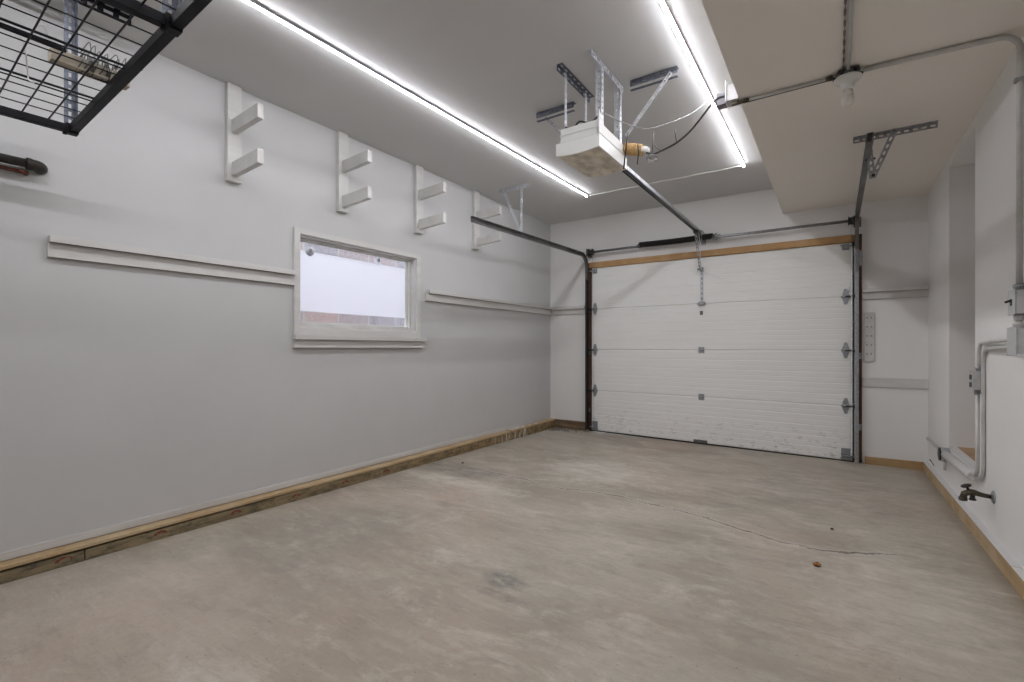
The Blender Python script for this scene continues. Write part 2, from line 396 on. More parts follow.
b = bm_(); box(b, XR - .001, XR + .040, NY0 - .0, NY1 + .0, NZ0 - .0, NZ0 + .016, .003); obj('trim_alcove_sill', b, 'trim', kind=S, label='white painted sill along the alcove foot')
b = bm_(); box(b, XL - T, XR + T, YB - T, YB, 0, HC); obj('wall_rear', b, 'wall_lit', kind=S, label='grey wall behind the viewer')

# ---- sole plates along the floor
def hl(y): return .050 + .052 * max(0, (y - .5)) / 5.3        # the left one grows taller towards the door
b = bm_(); xs = (XL, XL + .09)
def wedge(b, y0, y1, xa, xb, zl, zh, n=1):
    v = [b.verts.new((x, y, f(y))) for y in (y0, y1) for x in (xa, xb) for f in (zl, zh)]
    for q in ((0, 1, 3, 2), (4, 6, 7, 5), (0, 4, 5, 1), (2, 3, 7, 6), (1, 5, 7, 3), (0, 2, 6, 4)): b.faces.new([v[i] for i in q])
for y0, y1 in ((YB, .818), (.823, 3.72), (3.724, 4.62), (4.624, YD)):
    wedge(b, y0, y1, XL, XL + .089, lambda y: 0, lambda y: hl(y) - .001)
obj('baseboard_left', b, 'treated', kind=S, label='dark treated plank with red stamped arcs along the floor')
b = bm_()
for y0, y1 in ((YB, 2.9), (2.903, 4.7), (4.74, YD)):
    wedge(b, y0, y1, XL, XL + .088, lambda y: hl(y), lambda y: hl(y) + .014)
obj('baseboard_left_cap', b, 'light_wood', kind=S, label='thin pale pine cap on the treated plank')
b = bm_(); wedge(b, YB, 5.0, XL, XL + .010, lambda y: hl(y) + .014, lambda y: hl(y) + .050)
obj('trim_left_strip', b, 'trim', kind=S, label='narrow white strip above the pale pine cap')
b = bm_(); box(b, XL + .09, JX0 - .03, YD - .038, YD, .0, .112, .002); obj('baseboard_back_window_side', b, 'plate_dark', kind=S, label='short stained plank between the corner and the door')
b = bm_(); wedge(b, YD - .038, YD, .245, XR - .04, lambda y: -.050, lambda y: .030); obj('baseboard_back_alcove_side', b, 'plate_back', kind=S, label='short yellow pine plank beside the door track')
b = bm_()
for y0, y1 in ((YB, 2.6), (2.6, 3.13), (3.135, YD)): wedge(b, y0, y1, XR - .04, XR, lambda y: fz(XR, y) - .002, lambda y: fz(XR, y) + .084)
obj('baseboard_right', b, ('plate_right', 'plate_right', 'trim'), kind=S, label='yellow pine plank on edge along the alcove wall')
# pulled plaster flakes left on the cap near the far corner
b = bm_()
for k in range(16):
    y = random.uniform(4.68, 5.35); s = random.uniform(.02, .05); z = hl(y) + .0145
    obox(b, (XL + random.uniform(.015, .05), y, z), (1, .3 * random.uniform(-1, 1), 0), (-.3 * random.uniform(-1, 1), 1, 0), (0, 0, 1), s * .5, s * 1.6, .004)
obj('plaster_flakes', b, 'trim', kind='stuff', label='broken white plaster flakes on the pine cap near the corner', cat='debris')
b = bm_()
for k in range(150):
    x = XL + .1 + abs(random.gauss(0, .16)); y = YD - .05 - abs(random.gauss(0, .10)); s = random.uniform(.003, .010)
    t = bmesh.new(); bmesh.ops.create_icosphere(t, subdivisions=1, radius=s); merge(b, t, Matrix.Translation((x, y, s * .5 + fz(x, y))))
obj('floor_grit', b, 'gravel', kind='stuff', label='loose grey grit swept into the corner by the door', cat='debris')

# ---- the timber around the door
b = bm_(); box(b, -2.672, .150, YD - .022, YD + .03, DH + .001, JZ, .003); box(b, JX0, JX1, YD + .042, YD + .10, DH - .03, JZ); box(b, .1502, JX1, YD - .003, YD + .0415, DH - .01, JZ); obj('trim_header', b, 'header_wood', kind=S, label='orange pine header board above the door')  # extra blocks behind and beside the board added to stop light leaks
b = bm_(); box(b, JX0, DX0 - .003, YD - .004, YD + .1, 0, JZ, .002); obj('trim_jamb_window_side', b, 'jamb_wood', kind=S, label='dark brown timber jamb towards the window wall')
b = bm_(); box(b, DX1 + .022, JX1 + .008, YD - .004, YD + .1, -.05, JZ, .002); obj('trim_jamb_alcove_side', b, 'jamb_wood', kind=S, label='dark brown timber jamb towards the alcove wall')

# ---- the overhead door
door = thing('door_1', ((DX0 + DX1) / 2, YD, 0), 'white sectional overhead garage door with four ribbed panels', kind=S)
YF = YD - .004                                       # front plane of the sections
def dipz(x, z): return -DIP * (x - DX0) / (DX1 - DX0) * max(0, 1 - z / 1.06)
SH = [0.012, .533, 1.063, 1.597, DH]
for i in range(4):
    z0, z1 = SH[i] + .002, SH[i + 1] - .002; n = 5; h = (z1 - z0) / n; pr = []
    for k in range(n):
        a, c = z0 + k * h, z0 + (k + 1) * h
        if k == 0: pr += [(YF + .007, a), (YF, a + .006)]
        else: pr += [(YF + .0035, a), (YF, a + .006)]
        pr += [(YF, a + h * .45), (YF + .0016, a + h * .5), (YF, a + h * .55)]
        if k == n - 1: pr += [(YF, c - .012), (YF + .008, c)]
        else: pr += [(YF, c - .006)]
    pr += [(YF + .04, z1), (YF + .04, z0)]
    b = bm_(); prism(b, pr, 'x', DX0, DX1)
    if i < 3: box(b, DX0, DX1, YF + .014, YF + .026, z1 - .004, z1 + .010)          # tongue that closes the joint
    for v in b.verts: v.co.z += dipz(v.co.x, v.co.z)
    obj('panel', b, 'door', door)
b = bm_(); box(b, DX0 - .01, DX1 + .012, YF - .006, YF + .03, .0, .013, .003)
for v in b.verts: v.co.z += dipz(v.co.x, 0)

obj('bottom_seal', b, 'rubber', door)
b = bm_(); box(b, DX1 + .001, DX1 + .020, YF - .012, YF + .03, -.045, DH, .002); obj('side_seal', b, 'rubber', door)
b = bm_(); box(b, DX0 - .016, DX0 - .001, YF - .006, YF + .0, 0, DH, .001); obj('side_seal', b, 'rubber', door)
def end_hinge(x, z):
    z += dipz(x, z)
    b = bm_(); y = YF - .0035
    for s in (-1, 1):                                # tapering leaf up and down
        prism(b, [(x - .034, z + s * .004), (x + .034, z + s * .004), (x + .012, z + s * .078), (x - .012, z + s * .078)], 'y', y, YF - .0005)
        bolt(b, (x, y, z + s * .03), (0, -1, 0)); bolt(b, (x, y, z + s * .058), (0, -1, 0))
    prism(b, [(x - .045, z), (x, z - .02), (x + .045, z), (x, z + .02)], 'y', y - .004, y)
    cyl(b, (x - .036, y - .008, z), (x + .036, y - .008, z), .009, 10)
    h = obj('hinge', b, 'galv', door)
    b = bm_(); s = 1 if x > -1 else -1
    cyl(b, (x, y - .014, z), (x + s * .07, y - .034, z), .005, 8); lathe(b, (x + s * .055, y - .034, z), (s, 0, 0), [(0, .012), (.004, .02), (.016, .02), (.02, .012)], 14)
    obj('roller', b, 'dark_steel', h)
def mid_hinge(x, z):
    z += dipz(x, z)
    b = bm_(); y = YF - .003
    box(b, x - .032, x + .032, y, YF - .0005, z + .006, z + .036, .001); box(b, x - .032, x + .032, y, YF - .0005, z - .036, z - .006, .001)
    for q in (-.022, .022):
        cyl(b, (x + q - .009, y - .006, z), (x + q + .009, y - .006, z), .009, 10); bolt(b, (x + q, y, z + .022), (0, -1, 0), .006); bolt(b, (x + q, y, z - .022), (0, -1, 0), .006)
    cyl(b, (x - .014, y - .005, z), (x + .014, y - .005, z), .005, 8)
    obj('center_hinge', b, 'galv', door)
for z in SH[1:4]:
    end_hinge(.092, z); end_hinge(-2.598, z)
for z in SH[1:3]: mid_hinge(-1.275, z)
for x, s in ((.092, 1), (-2.598, -1)):
    b = bm_(); box(b, x - .038, x + .038, YF - .004, YF - .0005, .03, .135, .001); box(b, x - .03, x + .03, YF - .018, YF - .004, .05, .062); cyl(b, (x - .02, YF - .02, .06), (x + s * .07, YF - .03, .06), .009, 10)
    for dz in (.085, .115): bolt(b, (x - .02, YF - .004, dz), (0, -1, 0)); bolt(b, (x + .02, YF - .004, dz), (0, -1, 0))
    box(b, x - .044, x + .044, YF - .022, YF - .004, .028, .042, .002)
    
    for v in b.verts: v.co.z += dipz(x, 0)
    obj('bottom_bracket', b, 'galv', door)
    b = bm_(); box(b, x - .03, x + .03, YF - .004, YF - .0005, 2.06, 2.12, .001); box(b, x - .026, x + .026, YF - .03, YF - .026, 2.075, 2.105, .001)
    box(b, x - .026, x - .022, YF - .03, YF - .004, 2.075, 2.105); box(b, x + .022, x + .026, YF - .03, YF - .004, 2.075, 2.105); cyl(b, (x - .02, YF - .034, 2.09), (x + s * .07, YF - .034, 2.09), .007, 10)
    box(b, x - .045, x - .01, YF - .012, YF - .002, 2.103, 2.114, .001)
    obj('top_bracket', b, 'galv', door)
b = bm_(); box(b, -1.36, -1.21, YF - .012, YF - .0005, .016, .05, .003); box(b, -1.31, -1.26, YF - .03, YF - .012, .02, .034, .003); 
for v in b.verts: v.co.z += dipz(-1.28, 0)
obj('lift_handle', b, 'track', door)
# operator bracket: upright strap on the top section
b = bm_(); perf_strip(b, (-1.283, YF - .004, 1.60), (-1.283, YF - .004, 2.0), (1, 0, 0), (0, 1, 0), .028, pitch=.05)
box(b, -1.30, -1.24, YF - .03, YF - .001, 1.585, 1.618, .002); cyl(b, (-1.31, YF - .016, 1.60), (-1.23, YF - .016, 1.60), .012, 10); box(b, -1.288, -1.252, YF - .012, YF - .001, 1.965, 2.015, .002)
obj('operator_bracket', b, 'galv', door)
b = bm_(); box(b, -1.291, -1.257, YF - .009, YF - .0005, 1.468, 1.515, .002); bolt(b, (-1.274, YF - .009, 1.5), (0, -1, 0)); obj('lock_plate', b, 'track', door)

# ---- the tracks
def channel(b, pts, side, w, d, t=.002):
    """C-section rolled along pts; side: constant direction across the track (towards the door), the web is a plane containing it not"""
    pts = [V(p) for p in pts]; side = V(side).normalized(); rings = []
    for i, p in enumerate(pts):
        a = pts[i] - pts[i - 1] if i else pts[1] - pts[0]; c = pts[i + 1] - pts[i] if i < len(pts) - 1 else a
        tt = (a.normalized() + c.normalized()).normalized(); nn = tt.cross(side).normalized()
        prof = [(-w / 2, 0), (w / 2, 0), (w / 2, d), (w / 2 - .006, d), (w / 2 - t, d - t), (w / 2 - t, t), (-w / 2 + t, t), (-w / 2 + t, d - t), (-w / 2 + .006, d), (-w / 2, d)]
        rings.append([b.verts.new(p + nn * q[0] + side * q[1]) for q in prof])
    n = len(rings[0])
    for i in range(len(rings) - 1):
        for k in range(n): b.faces.new((rings[i][k], rings[i][(k + 1) % n], rings[i + 1][(k + 1) % n], rings[i + 1][k]))
    b.faces.new(rings[0]); b.faces.new(rings[-1][::-1])

# track beside the window wall
TY = YD - .062
trk = thing('door_track', (-2.69, TY, 0), 'dark steel door track curving from the window-side jamb back along the window wall', 'door track')
TXL, TXR = -2.700, .195
b = bm_(); channel(b, [(TXL, TY, .02), (TXL, TY, 1.0), (TXL, TY, 1.98)], (1, 0, 0), .055, .024); obj('vertical_rail', b, 'track_dark', trk)
b = bm_(); pts = fillet([(TXL - .002, TY, 1.975), (TXL - .002, TY + .0, 2.292), (TXL - .002, 3.36, 2.240)], .34, 12); channel(b, pts, (1, 0, 0), .052, .026); obj('horizontal_rail', b, 'track', trk)
for z in (.25, 1.0, 1.55):
    b = bm_(); box(b, TXL - .004, TXL - .0005, TY - .01, YD - .005, z, z + .05); box(b, TXL - .004, TXL + .03, YD - .0085, YD - .0045, z, z + .05); bolt(b, (TXL - .004, TY + .01, z + .025), (-1, 0, 0)); obj('jamb_bracket', b, 'galv', trk)
# its ceiling hanger
b = bm_(); angle_iron(b, (-3.02, 4.25, HC - .001), (-2.62, 4.25, HC - .001), (0, -1, 0), (0, 0, -1), .03); obj('ceiling_angle', b, 'galv_white', trk)
b = bm_(); perf_strip(b, (TXL - .012, 4.235, 2.24), (TXL - .012, 4.235, HC - .005), (-1, 0, 0), (0, -1, 0), .026); bolt(b, (TXL - .02, 4.232, 2.27), (0, -1, 0)); obj('hanger_strap', b, 'galv_white', trk)
b = bm_(); perf_strip(b, (TXL - .02, 4.230, 2.25), (-2.97, 4.230, HC - .01), (0, 0, 1), (0, -1, 0), .026); obj('diagonal_brace', b, 'galv_white', trk)
b = bm_(); perf_strip(b, (TXL - .006, 4.18, 2.262), (TXL - .006, 4.32, 2.266), (0, 0, -1), (1, 0, 0), .03); obj('splice_plate', b, 'galv', trk)

# track beside the alcove wall
trk2 = thing('door_track', (.19, TY, 0), 'galvanised door track rising from the alcove-side jamb to the lower ceiling', 'door track')
b = bm_(); channel(b, [(TXR, TY, -.035), (TXR, TY, 1.0), (TXR, TY, 2.05)], (-1, 0, 0), .055, .03); obj('vertical_rail', b, 'galv', trk2)
b = bm_(); pts = fillet([(TXR + .002, TY, 2.045), (TXR + .002, TY, 2.37), (TXR + .002, 3.66, 2.375)], .30, 12); channel(b, pts, (-1, 0, 0), .057, .032); obj('horizontal_rail', b, 'track', trk2)
for z in (.28, .98, 1.92):
    b = bm_(); box(b, TXR + .0005, TXR + .004, TY - .01, YD - .005, z, z + .06); box(b, TXR + .001, TXR + .024, YD - .0085, YD - .0045, z, z + .06); bolt(b, (TXR + .004, TY + .01, z + .03), (1, 0, 0)); obj('jamb_bracket', b, 'galv', trk2)
b = bm_(); box(b, TXR + .004, TXR + .03, TY - .03, TY - .026, 1.88, 2.03, .001); bolt(b, (TXR + .017, TY - .03, 1.99), (0, -1, 0)); bolt(b, (TXR + .017, TY - .03, 1.93), (0, -1, 0)); obj('flag_bracket', b, 'galv', trk2)
b = bm_(); angle_iron(b, (.105, 4.015, HB - .001), (.54, 4.015, HB - .001), (0, -1, 0), (0, 0, -1), .034); obj('ceiling_angle', b, 'galv', trk2)
b = bm_(); perf_strip(b, (.226, 3.985, 2.215), (.200, 3.985, HB - .006), (-1, 0, 0), (0, -1, 0), .034); obj('hanger_strap', b, 'galv', trk2)
b = bm_(); perf_strip(b, (.226, 3.979, 2.210), (.345, 3.979, HB - .006), (-1, 0, 0), (0, -1, 0), .034); obj('diagonal_brace', b, 'galv', trk2)
b = bm_(); cyl(b, (.17, 3.99, 2.345), (.225, 3.99, 2.345), .007, 8); obj('hanger_bolt', b, 'dark_steel', trk2)
b = bm_(); bolt(b, (.212, 3.982, 2.23), (0, -1, 0), .011, .01); obj('hanger_bolt', b, 'dark_steel', trk2)

# ---- torsion shaft above the door
SY, SZ = YD - .095, 2.325
ts = thing('torsion_shaft', (-1.25, SY, SZ), 'grey torsion shaft with a black coil spring above the pine header', 'door spring')
b = bm_(); cyl(b, (-2.66, SY, SZ), (.20, SY, SZ), .0150, 14); obj('shaft', b, 'galv', ts)
b = bm_(); prof = []; n = 86; x0, x1 = -1.975, -1.13
sp = [V((x0 + (x1 - x0) * k / (n * 8), SY + .030 * math.cos(k * 2 * PI / 8), SZ + .018 + .030 * math.sin(k * 2 * PI / 8) - .006 * math.sin(PI * k / (n * 8)))) for k in range(n * 8 + 1)]
tube(b, sp, .0052, 5); cyl(b, (x0, SY, SZ + .016), (x1, SY, SZ + .016), .027, 12); obj('coil_spring', b, 'spring', ts)
b = bm_(); lathe(b, (x1 - .01, SY, SZ + .006), (1, 0, 0), [(0, .030), (.03, .034), (.035, .042), (.05, .042), (.055, .026), (.085, .024)], 18); bolt(b, (x1 + .05, SY - .024, SZ + .01), (0, -1, 0)); obj('winding_cone', b, 'galv', ts)
b = bm_(); lathe(b, (x0 - .02, SY, SZ + .005), (1, 0, 0), [(0, .022), (.02, .030), (.035, .030)], 18); obj('stationary_cone', b, 'track', ts)
for x, s in ((-2.645, 1), (.165, -1)):
    b = bm_(); lathe(b, (x, SY, SZ), (s, 0, 0), [(0, .045), (.006, .050), (.01, .040), (.045, .034), (.05, .044), (.056, .044)], 20); obj('cable_drum', b, 'dark_steel', ts)
    b = bm_(); xx = x - s * .022; box(b, xx - .0015, xx + .0015, SY - .035, YD - .001, SZ - .05, SZ + .05, .001); box(b, xx - .03, xx + .03, YD - .005, YD - .001, SZ - .05, SZ + .05, .001); cyl(b, (xx - s * .012, SY, SZ), (xx + s * .006, SY, SZ), .024, 14); obj('bearing_plate', b, 'track', ts)
    b = bm_(); tube(b, [(x + s * .03, SY + .04, SZ - .01), (x + s * .03, YD - .03, 1.0), (x + s * .03, YD - .022, .08)], .0016, 5); obj('lift_cable', b, 'galv', ts)
b = bm_(); box(b, -1.275, -1.225, YD - .006, YD - .001, SZ - .05, SZ + .08, .001); box(b, -1.253, -1.247, SY - .03, YD - .004, SZ - .02, SZ + .035, .001); obj('center_bearing_plate', b, 'galv', ts)

# ================================================================== window
win = thing('window_1', (XL, (WY0 + WY1) / 2, WZ0), 'small rectangular window with a white frosted pane', kind=S)
GX = XL - .095
b = bm_()
for y0, y1, z0, z1 in ((WY0 - .043, WY0 + .004, WZ0 - .05, WZ1 + .038), (WY1 - .004, WY1 + .045, WZ0 - .05, WZ1 + .038)): box(b, XL, XL + .02, y0, y1, z0, z1, .002)
for z0, z1 in ((WZ1 - .003, WZ1 + .038), (WZ0 - .05, WZ0 + .003)): box(b, XL, XL + .0195, WY0 + .004, WY1 - .004, z0, z1, .002)
obj('casing', b, 'trim', win)
b = bm_(); d = .012
box(b, XL - .115, XL, WY0, WY0 + d, WZ0, WZ1); box(b, XL - .115, XL, WY1 - d, WY1, WZ0, WZ1); box(b, XL - .115, XL, WY0 + d, WY1 - d, WZ0, WZ0 + d); box(b, XL - .115, XL, WY0 + d, WY1 - d, WZ1 - d, WZ1)
for x0, x1, w in ((XL - .075, XL - .05, .018), (XL - .10, XL - .075, .028)):     # stepped stops
    y0, y1, z0, z1 = WY0 + d, WY1 - d, WZ0 + d, WZ1 - d
    box(b, x0, x1, y0, y0 + w * .3, z0, z1); box(b, x0, x1, y1 - w * 1.2, y1, z0, z1); box(b, x0, x1, y0 + w * .3, y1 - w * 1.2, z1 - w * .7, z1); box(b, x0, x1, y0 + w * .3, y1 - w * 1.2, z0, z0 + w * 1.3)
obj('window_frame', b, 'trim_rough', win)
b = bm_(); box(b, GX - .004, GX, WY0 + .02, WY1 - .03, WZ0 + .03, WZ1 - .03); obj('pane', b, 'glass', win)
b = bm_(); box(b, GX + .0005, GX + .002, WY0 + .02, WY1 - .05, 1.367, 1.832); obj('frosted_film', b, 'film', win)
for y, z in ((2.205, 1.832), (2.87, 1.862)):
    b = bm_(); lathe(b, (GX + .002, y, z), (1, 0, 0), [(0, .036), (.004, .036), (.006, .022), (.012, .018)], 20); sc_ = obj('suction_cup', b, 'film', win)
    b = bm_(); lathe(b, (GX + .014, y, z), (1, 0, 0), [(0, .016), (.003, .016)], 16); obj('cup_knob', b, 'cable_grey', sc_)
b = bm_(); box(b, XL, XL + .048, WY0 - .05, WY1 + .105, 1.148, 1.185, .003); box(b, XL, XL + .026, WY0 - .045, WY1 + .085, 1.088, 1.1475, .002); obj('stool', b, ('trim', 'dark_under'), win)
# what lies outside the window
b = bm_(); box(b, -6.3, -6.0, -2, 9, -.3, 3.6); obj('garden_wall', b, 'stone', base=(-6.15, 3, -.3), label='mottled masonry wall seen past the frosted pane of the window', cat='wall', kind=S)
b = bm_(); box(b, -12, XL - T - .01, -6, 12, -.4, -.3); obj('ground_outside', b, 'ground', kind=S)

# ================================================================== painted wall rails
def rail(y0, y1, label, zt=1.648, gap=0):
    t = thing('wall_rail', (XL, (y0 + y1) / 2, 1.54), label, 'wall rail', 'painted wooden rails along the walls')
    b = bm_(); box(b, XL, XL + .022, y0 - .004, y1, zt - .108, zt - .036, .0015); bolt(b, (XL + .021, y0 + .05, zt - .06), (1, 0, 0), .004, .0015); obj('back_strip', b, ('trim', 'dark_under'), t)
    b = bm_(); box(b, XL, XL + .046, y0 + gap, y1, zt - .036, zt, .0015); obj('front_strip', b, ('trim', 'dark_under'), t)
    return t
rail(.700, WY0 - .044, 'long painted wooden rail on the grey wall, ending against the window casing, pipe side')
rail(3.365, YD - .001, 'long painted wooden rail running from the window to the far corner', gap=.02)
def rail_back(x0, x1, zt, label):
    t = thing('wall_rail', ((x0 + x1) / 2, YD, zt - .1), label, 'wall rail', 'painted wooden rails along the walls')
    b = bm_(); box(b, x0, x1, YD - .022, YD, zt - .108, zt - .042, .0015); obj('back_strip', b, ('trim', 'dark_under'), t)
    b = bm_(); box(b, x0, x1, YD - .046, YD, zt - .042, zt, .0015); obj('front_strip', b, ('trim', 'dark_under'), t)
rail_back(XL + .047, -2.735, 1.648, 'very short painted rail between the far corner and the dark door track')
rail_back(.226, XR - .001, 1.668, 'short double painted rail between the galvanised track and the alcove wall')
t = None
b = bm_(); box(b, .226, XR - .001, YD - .020, YD, .712, .798, .0015); bolt(b, (.6, YD - .02, .755), (0, -1, 0), .004, .0015)
obj('wall_rail', b, 'trim', base=(.47, YD, .71), label='flat single painted board low on the wall below the drilled tool strip', cat='wall rail')
# drilled strip
t = thing('tool_strip', (.278, YD, .96), 'white drilled upright strip hanging beside the galvanised door track', 'tool holder')
b = bm_(); box(b, .240, .318, YD - .022, YD, .955, 1.432, .002); obj('board', b, 'trim', t)
for k in range(5):
    for x in (.262, .296):
        z = 1.38 - k * .088
        b = bm_(); cyl(b, (x, YD - .0215, z), (x, YD - .028, z), .0055, 10); obj('screw_hole', b, 'rust', t)

# ================================================================== lumber brackets high on the left wall
def lumber_bracket(y, label, tilt=.02):
    t = thing('lumber_bracket', (XL, y, 2.165), label, 'lumber bracket', 'painted lumber brackets under the ceiling')
    b = bm_(); box(b, XL, XL + .038, y - .045, y + .045, 2.165, HC - .002, .003)
    for dy, z in ((-.02, 2.70), (.02, 2.692), (0, 2.39)): bolt(b, (XL + .0375, y + dy, z), (1, 0, 0), .005, .001)
    obj('upright', b, 'trim', t)
    for z0 in (2.475, 2.198):
        b = bm_(); L = .31; z1 = z0 + .089
        v = [b.verts.new((x, yy, z + (tilt if x > XL + .1 else 0))) for x in (XL + .038, XL + .038 + L) for yy in (y - .019, y + .019) for z in (z0, z1)]
        for q in ((0, 1, 3, 2), (4, 6, 7, 5), (0, 4, 5, 1), (2, 3, 7, 6), (1, 5, 7, 3), (0, 2, 6, 4)): b.faces.new([v[i] for i in q])
        bmesh.ops.recalc_face_normals(b, faces=b.faces[:]); bmesh.ops.bevel(b, geom=b.edges[:], offset=.002, segments=1, affect='EDGES')
        obj('arm', b, 'trim_rough', t)
    return t
lb = lumber_bracket(1.585, 'two-armed painted lumber bracket nearest the black ceiling rack')
for y, l in ((2.418, 'two-armed painted lumber bracket directly above the window'),
             (3.262, 'two-armed painted lumber bracket just past the window, before the track end'),
             (4.132, 'two-armed painted lumber bracket half behind the dark track, nearest the door')):
    dup(lb, (0, y - 1.585, 0), None, l)

# ================================================================== LED tubes
def led(x0, y0, x1, y1, label):
    a, c = V((x0, y0, 0)), V((x1, y1, 0)); u = (c - a).normalized(); w = V((-u.y, u.x, 0)); L = (c - a).length
    t = thing('tube_light', (x1, y1, HC), label, 'light', 'linear LED tubes on the ceiling')
    b = bm_(); obox(b, a + V((0, 0, HC - .0065)) - w * .007, u, w, (0, 0, 1), L, .014, .006); obox(b, a + V((0, 0, HC - .020)) - w * .010, u, w, (0, 0, 1), L, .020, .014, .002)
    obj('housing', b, 'cable_grey', t)
    b = bm_(); k = 6; pr = [(.0095 * math.cos(q), -.0055 * math.sin(q)) for q in [PI * i / k for i in range(k + 1)]]
    p0 = a + u * .012 + V((0, 0, HC - .0205)); p1 = a + u * (L - .012) + V((0, 0, HC - .0205))
    A = [b.verts.new(p0 + w * q[0] + V((0, 0, q[1]))) for q in pr]; B = [b.verts.new(p1 + w * q[0] + V((0, 0, q[1]))) for q in pr]
    for i in range(len(pr)): j = (i + 1) % len(pr); b.faces.new((A[i], A[j], B[j], B[i]))
    b.faces.new(A); b.faces.new(B[::-1]); obj('diffuser', b, 'led', t)
    for p, d in ((a, 1), (c, -1)):
        b = bm_(); obox(b, p + V((0, 0, HC - .036)) - w * .0105 + (V((0, 0, 0)) if d > 0 else -u * .011), u, w, (0, 0, 1), .011, .021, .029, .003); obj('end_cap', b, 'white_plastic', t)
led(-2.44, -1.25, -2.285, 4.90, 'bright LED tube on the ceiling nearer the window wall')
led(-.700, -1.25, -.700, 4.905, 'bright LED tube on the ceiling close to the dropped section edge')
b = bm_(); pts = [V((-2.285 + (1.585) * k / 24, 4.915 - .02 * k / 24, HC - .012 - .006 * math.sin(PI * 4 * k / 24) ** 2)) for k in range(25)]
tube(b, pts, .0065, 8); obj('linking_cable', b, 'white_wire', base=pts[0], label='thin white cable linking the far ends of both LED tubes', cat='cable')

# ================================================================== door opener
ox0, ox1, oy0, oy1, oz = -1.420, -1.135, 2.60, 3.045, 2.25
op = thing('garage_door_opener', ((ox0 + ox1) / 2, (oy0 + oy1) / 2, oz), 'white garage door opener with a grimy translucent cover hung from steel straps', 'door opener')
b = bm_(); box(b, ox0 + .02, ox1 - .02, oy0 + .02, oy1 - .03, oz + .07, 2.43, .006)
for z in (2.345, 2.385): box(b, ox0 + .016, ox1 - .016, oy0 + .016, oy1 - .026, z, z + .006, .001)
obj('motor_housing', b, 'white_plastic', op)
b = bm_()                                             # drip-edged lower cover, bowed underside
n = 8; pr = [(ox0, oz + .012), (ox0, oz + .085), (ox1, oz + .085), (ox1, oz + .012)] + [(ox1 - (ox1 - ox0) * k / n, oz + .012 - .012 * math.sin(PI * k / n)) for k in range(1, n)]
prism(b, pr, 'y', oy0, oy1); bmesh.ops.recalc_face_normals(b, faces=b.faces[:])
for f in b.faces: f.material_index = 0
lc = obj('light_cover', b, 'cover_white' if 'cover_white' in M else 'white_plastic', op)
M['lens'] = simple('grimy_lens', (.80, .74, .62), (.46, .40, .31), .45, nscale=9, lo=.40, hi=.66, stretch=(1.6, .8, 1))
b = bm_(); pr = [(ox0 + .012, oz + .010)] + [(ox0 + .012 + (ox1 - ox0 - .024) * k / n, oz + .0105 - .0135 * math.sin(PI * k / n)) for k in range(1, n)] + [(ox1 - .012, oz + .010)]
pr2 = pr + [(p[0], p[1] + .004) for p in pr[::-1]]
prism(b, pr2, 'y', oy0 + .012, oy1 - .012); obj('lens', b, 'lens', lc)
b = bm_(); prism(b, [(ox1 - .008, oz + .09), (ox1 + .001, oz + .09), (ox1 + .001, 2.40), (ox1 - .008, 2.40)], 'y', oy0 + .0, oy1 - .05)
prism(b, [(oy0 - .001, 2.37), (oy0 + .07, 2.40), (oy0 - .001, 2.475)], 'x', ox1 - .010, ox1 + .0015)
bolt(b, (ox1 + .001, oy0 + .02, 2.43), (1, 0, 0), .008, .004); obj('side_plate', b, 'trim', op)
b = bm_()
for k in range(7): y = oy0 + .04 + k * .05; bolt(b, (ox0 + .05 + (k % 3) * .04, y, 2.429), (0, 0, 1), .011, .014); obj('terminal', b, 'cable_black', op); b = bm_()
tube(b, curve3([(ox0 + .10, oy0 + .05, 2.43), (ox0 + .14, oy0 + .04, 2.455), (ox0 + .20, oy0 + .06, 2.44), (ox1 - .02, oy0 + .03, 2.452)]), .006, 6); obj('terminal_wiring', b, 'cable_black', op)
RX, RZ = -1.268, 2.385
b = bm_(); box(b, RX - .015, RX + .015, oy1 - .06, YD - .10, RZ + .0, RZ + .004); box(b, RX - .015, RX - .012, oy1 - .06, YD - .10, RZ + .004, RZ + .03); box(b, RX + .012, RX + .015, oy1 - .06, YD - .10, RZ + .004, RZ + .03); box(b, RX - .011, RX + .011, oy1 - .06, YD - .10, RZ + .024, RZ + .03)
obj('rail', b, 'galv', op)
b = bm_(); cyl(b, (RX - .012, oy1, RZ - .010), (RX - .012, YD - .16, RZ - .010), .006, 6); tube(b, [(RX + .006, oy1, RZ - .008), (RX + .006, YD - .16, RZ - .008)], .004, 6); obj('drive_chain', b, 'dark_steel', op)
b = bm_(); box(b, RX - .026, RX + .026, YD - .32, YD - .20, RZ - .030, RZ + .0, .004); lathe(b, (RX - .02, YD - .18, RZ - .012), (1, 0, 0), [(0, .03), (.012, .034), (.03, .034), (.042, .03)], 16); obj('trolley', b, 'dark_steel', op)
b = bm_(); obox(b, (RX - .02, YD - .11, RZ - .02), (1, 0, 0), (0, 1, 0), (0, 0, 1), .04, .108, .06, .003); obj('header_bracket', b, 'galv', op)
b = bm_(); perf_strip(b, (-1.302, YD - .215, RZ - .01), (-1.290, YD - .05, 1.985), (1, 0, 0), (0, -1, 0), .026, t=.004); cyl(b, (-1.31, YD - .045, 1.99), (-1.25, YD - .045, 1.99), .010, 10); obj('door_arm', b, 'galv', op)
b = bm_(); tube(b, curve3([(RX + .02, YD - .26, RZ - .02), (-1.24, YD - .22, 2.20), (-1.25, YD - .10, 1.98), (-1.05, YD - .05, 1.86)]), .003, 5); obj('release_cord', b, 'white_wire', op)
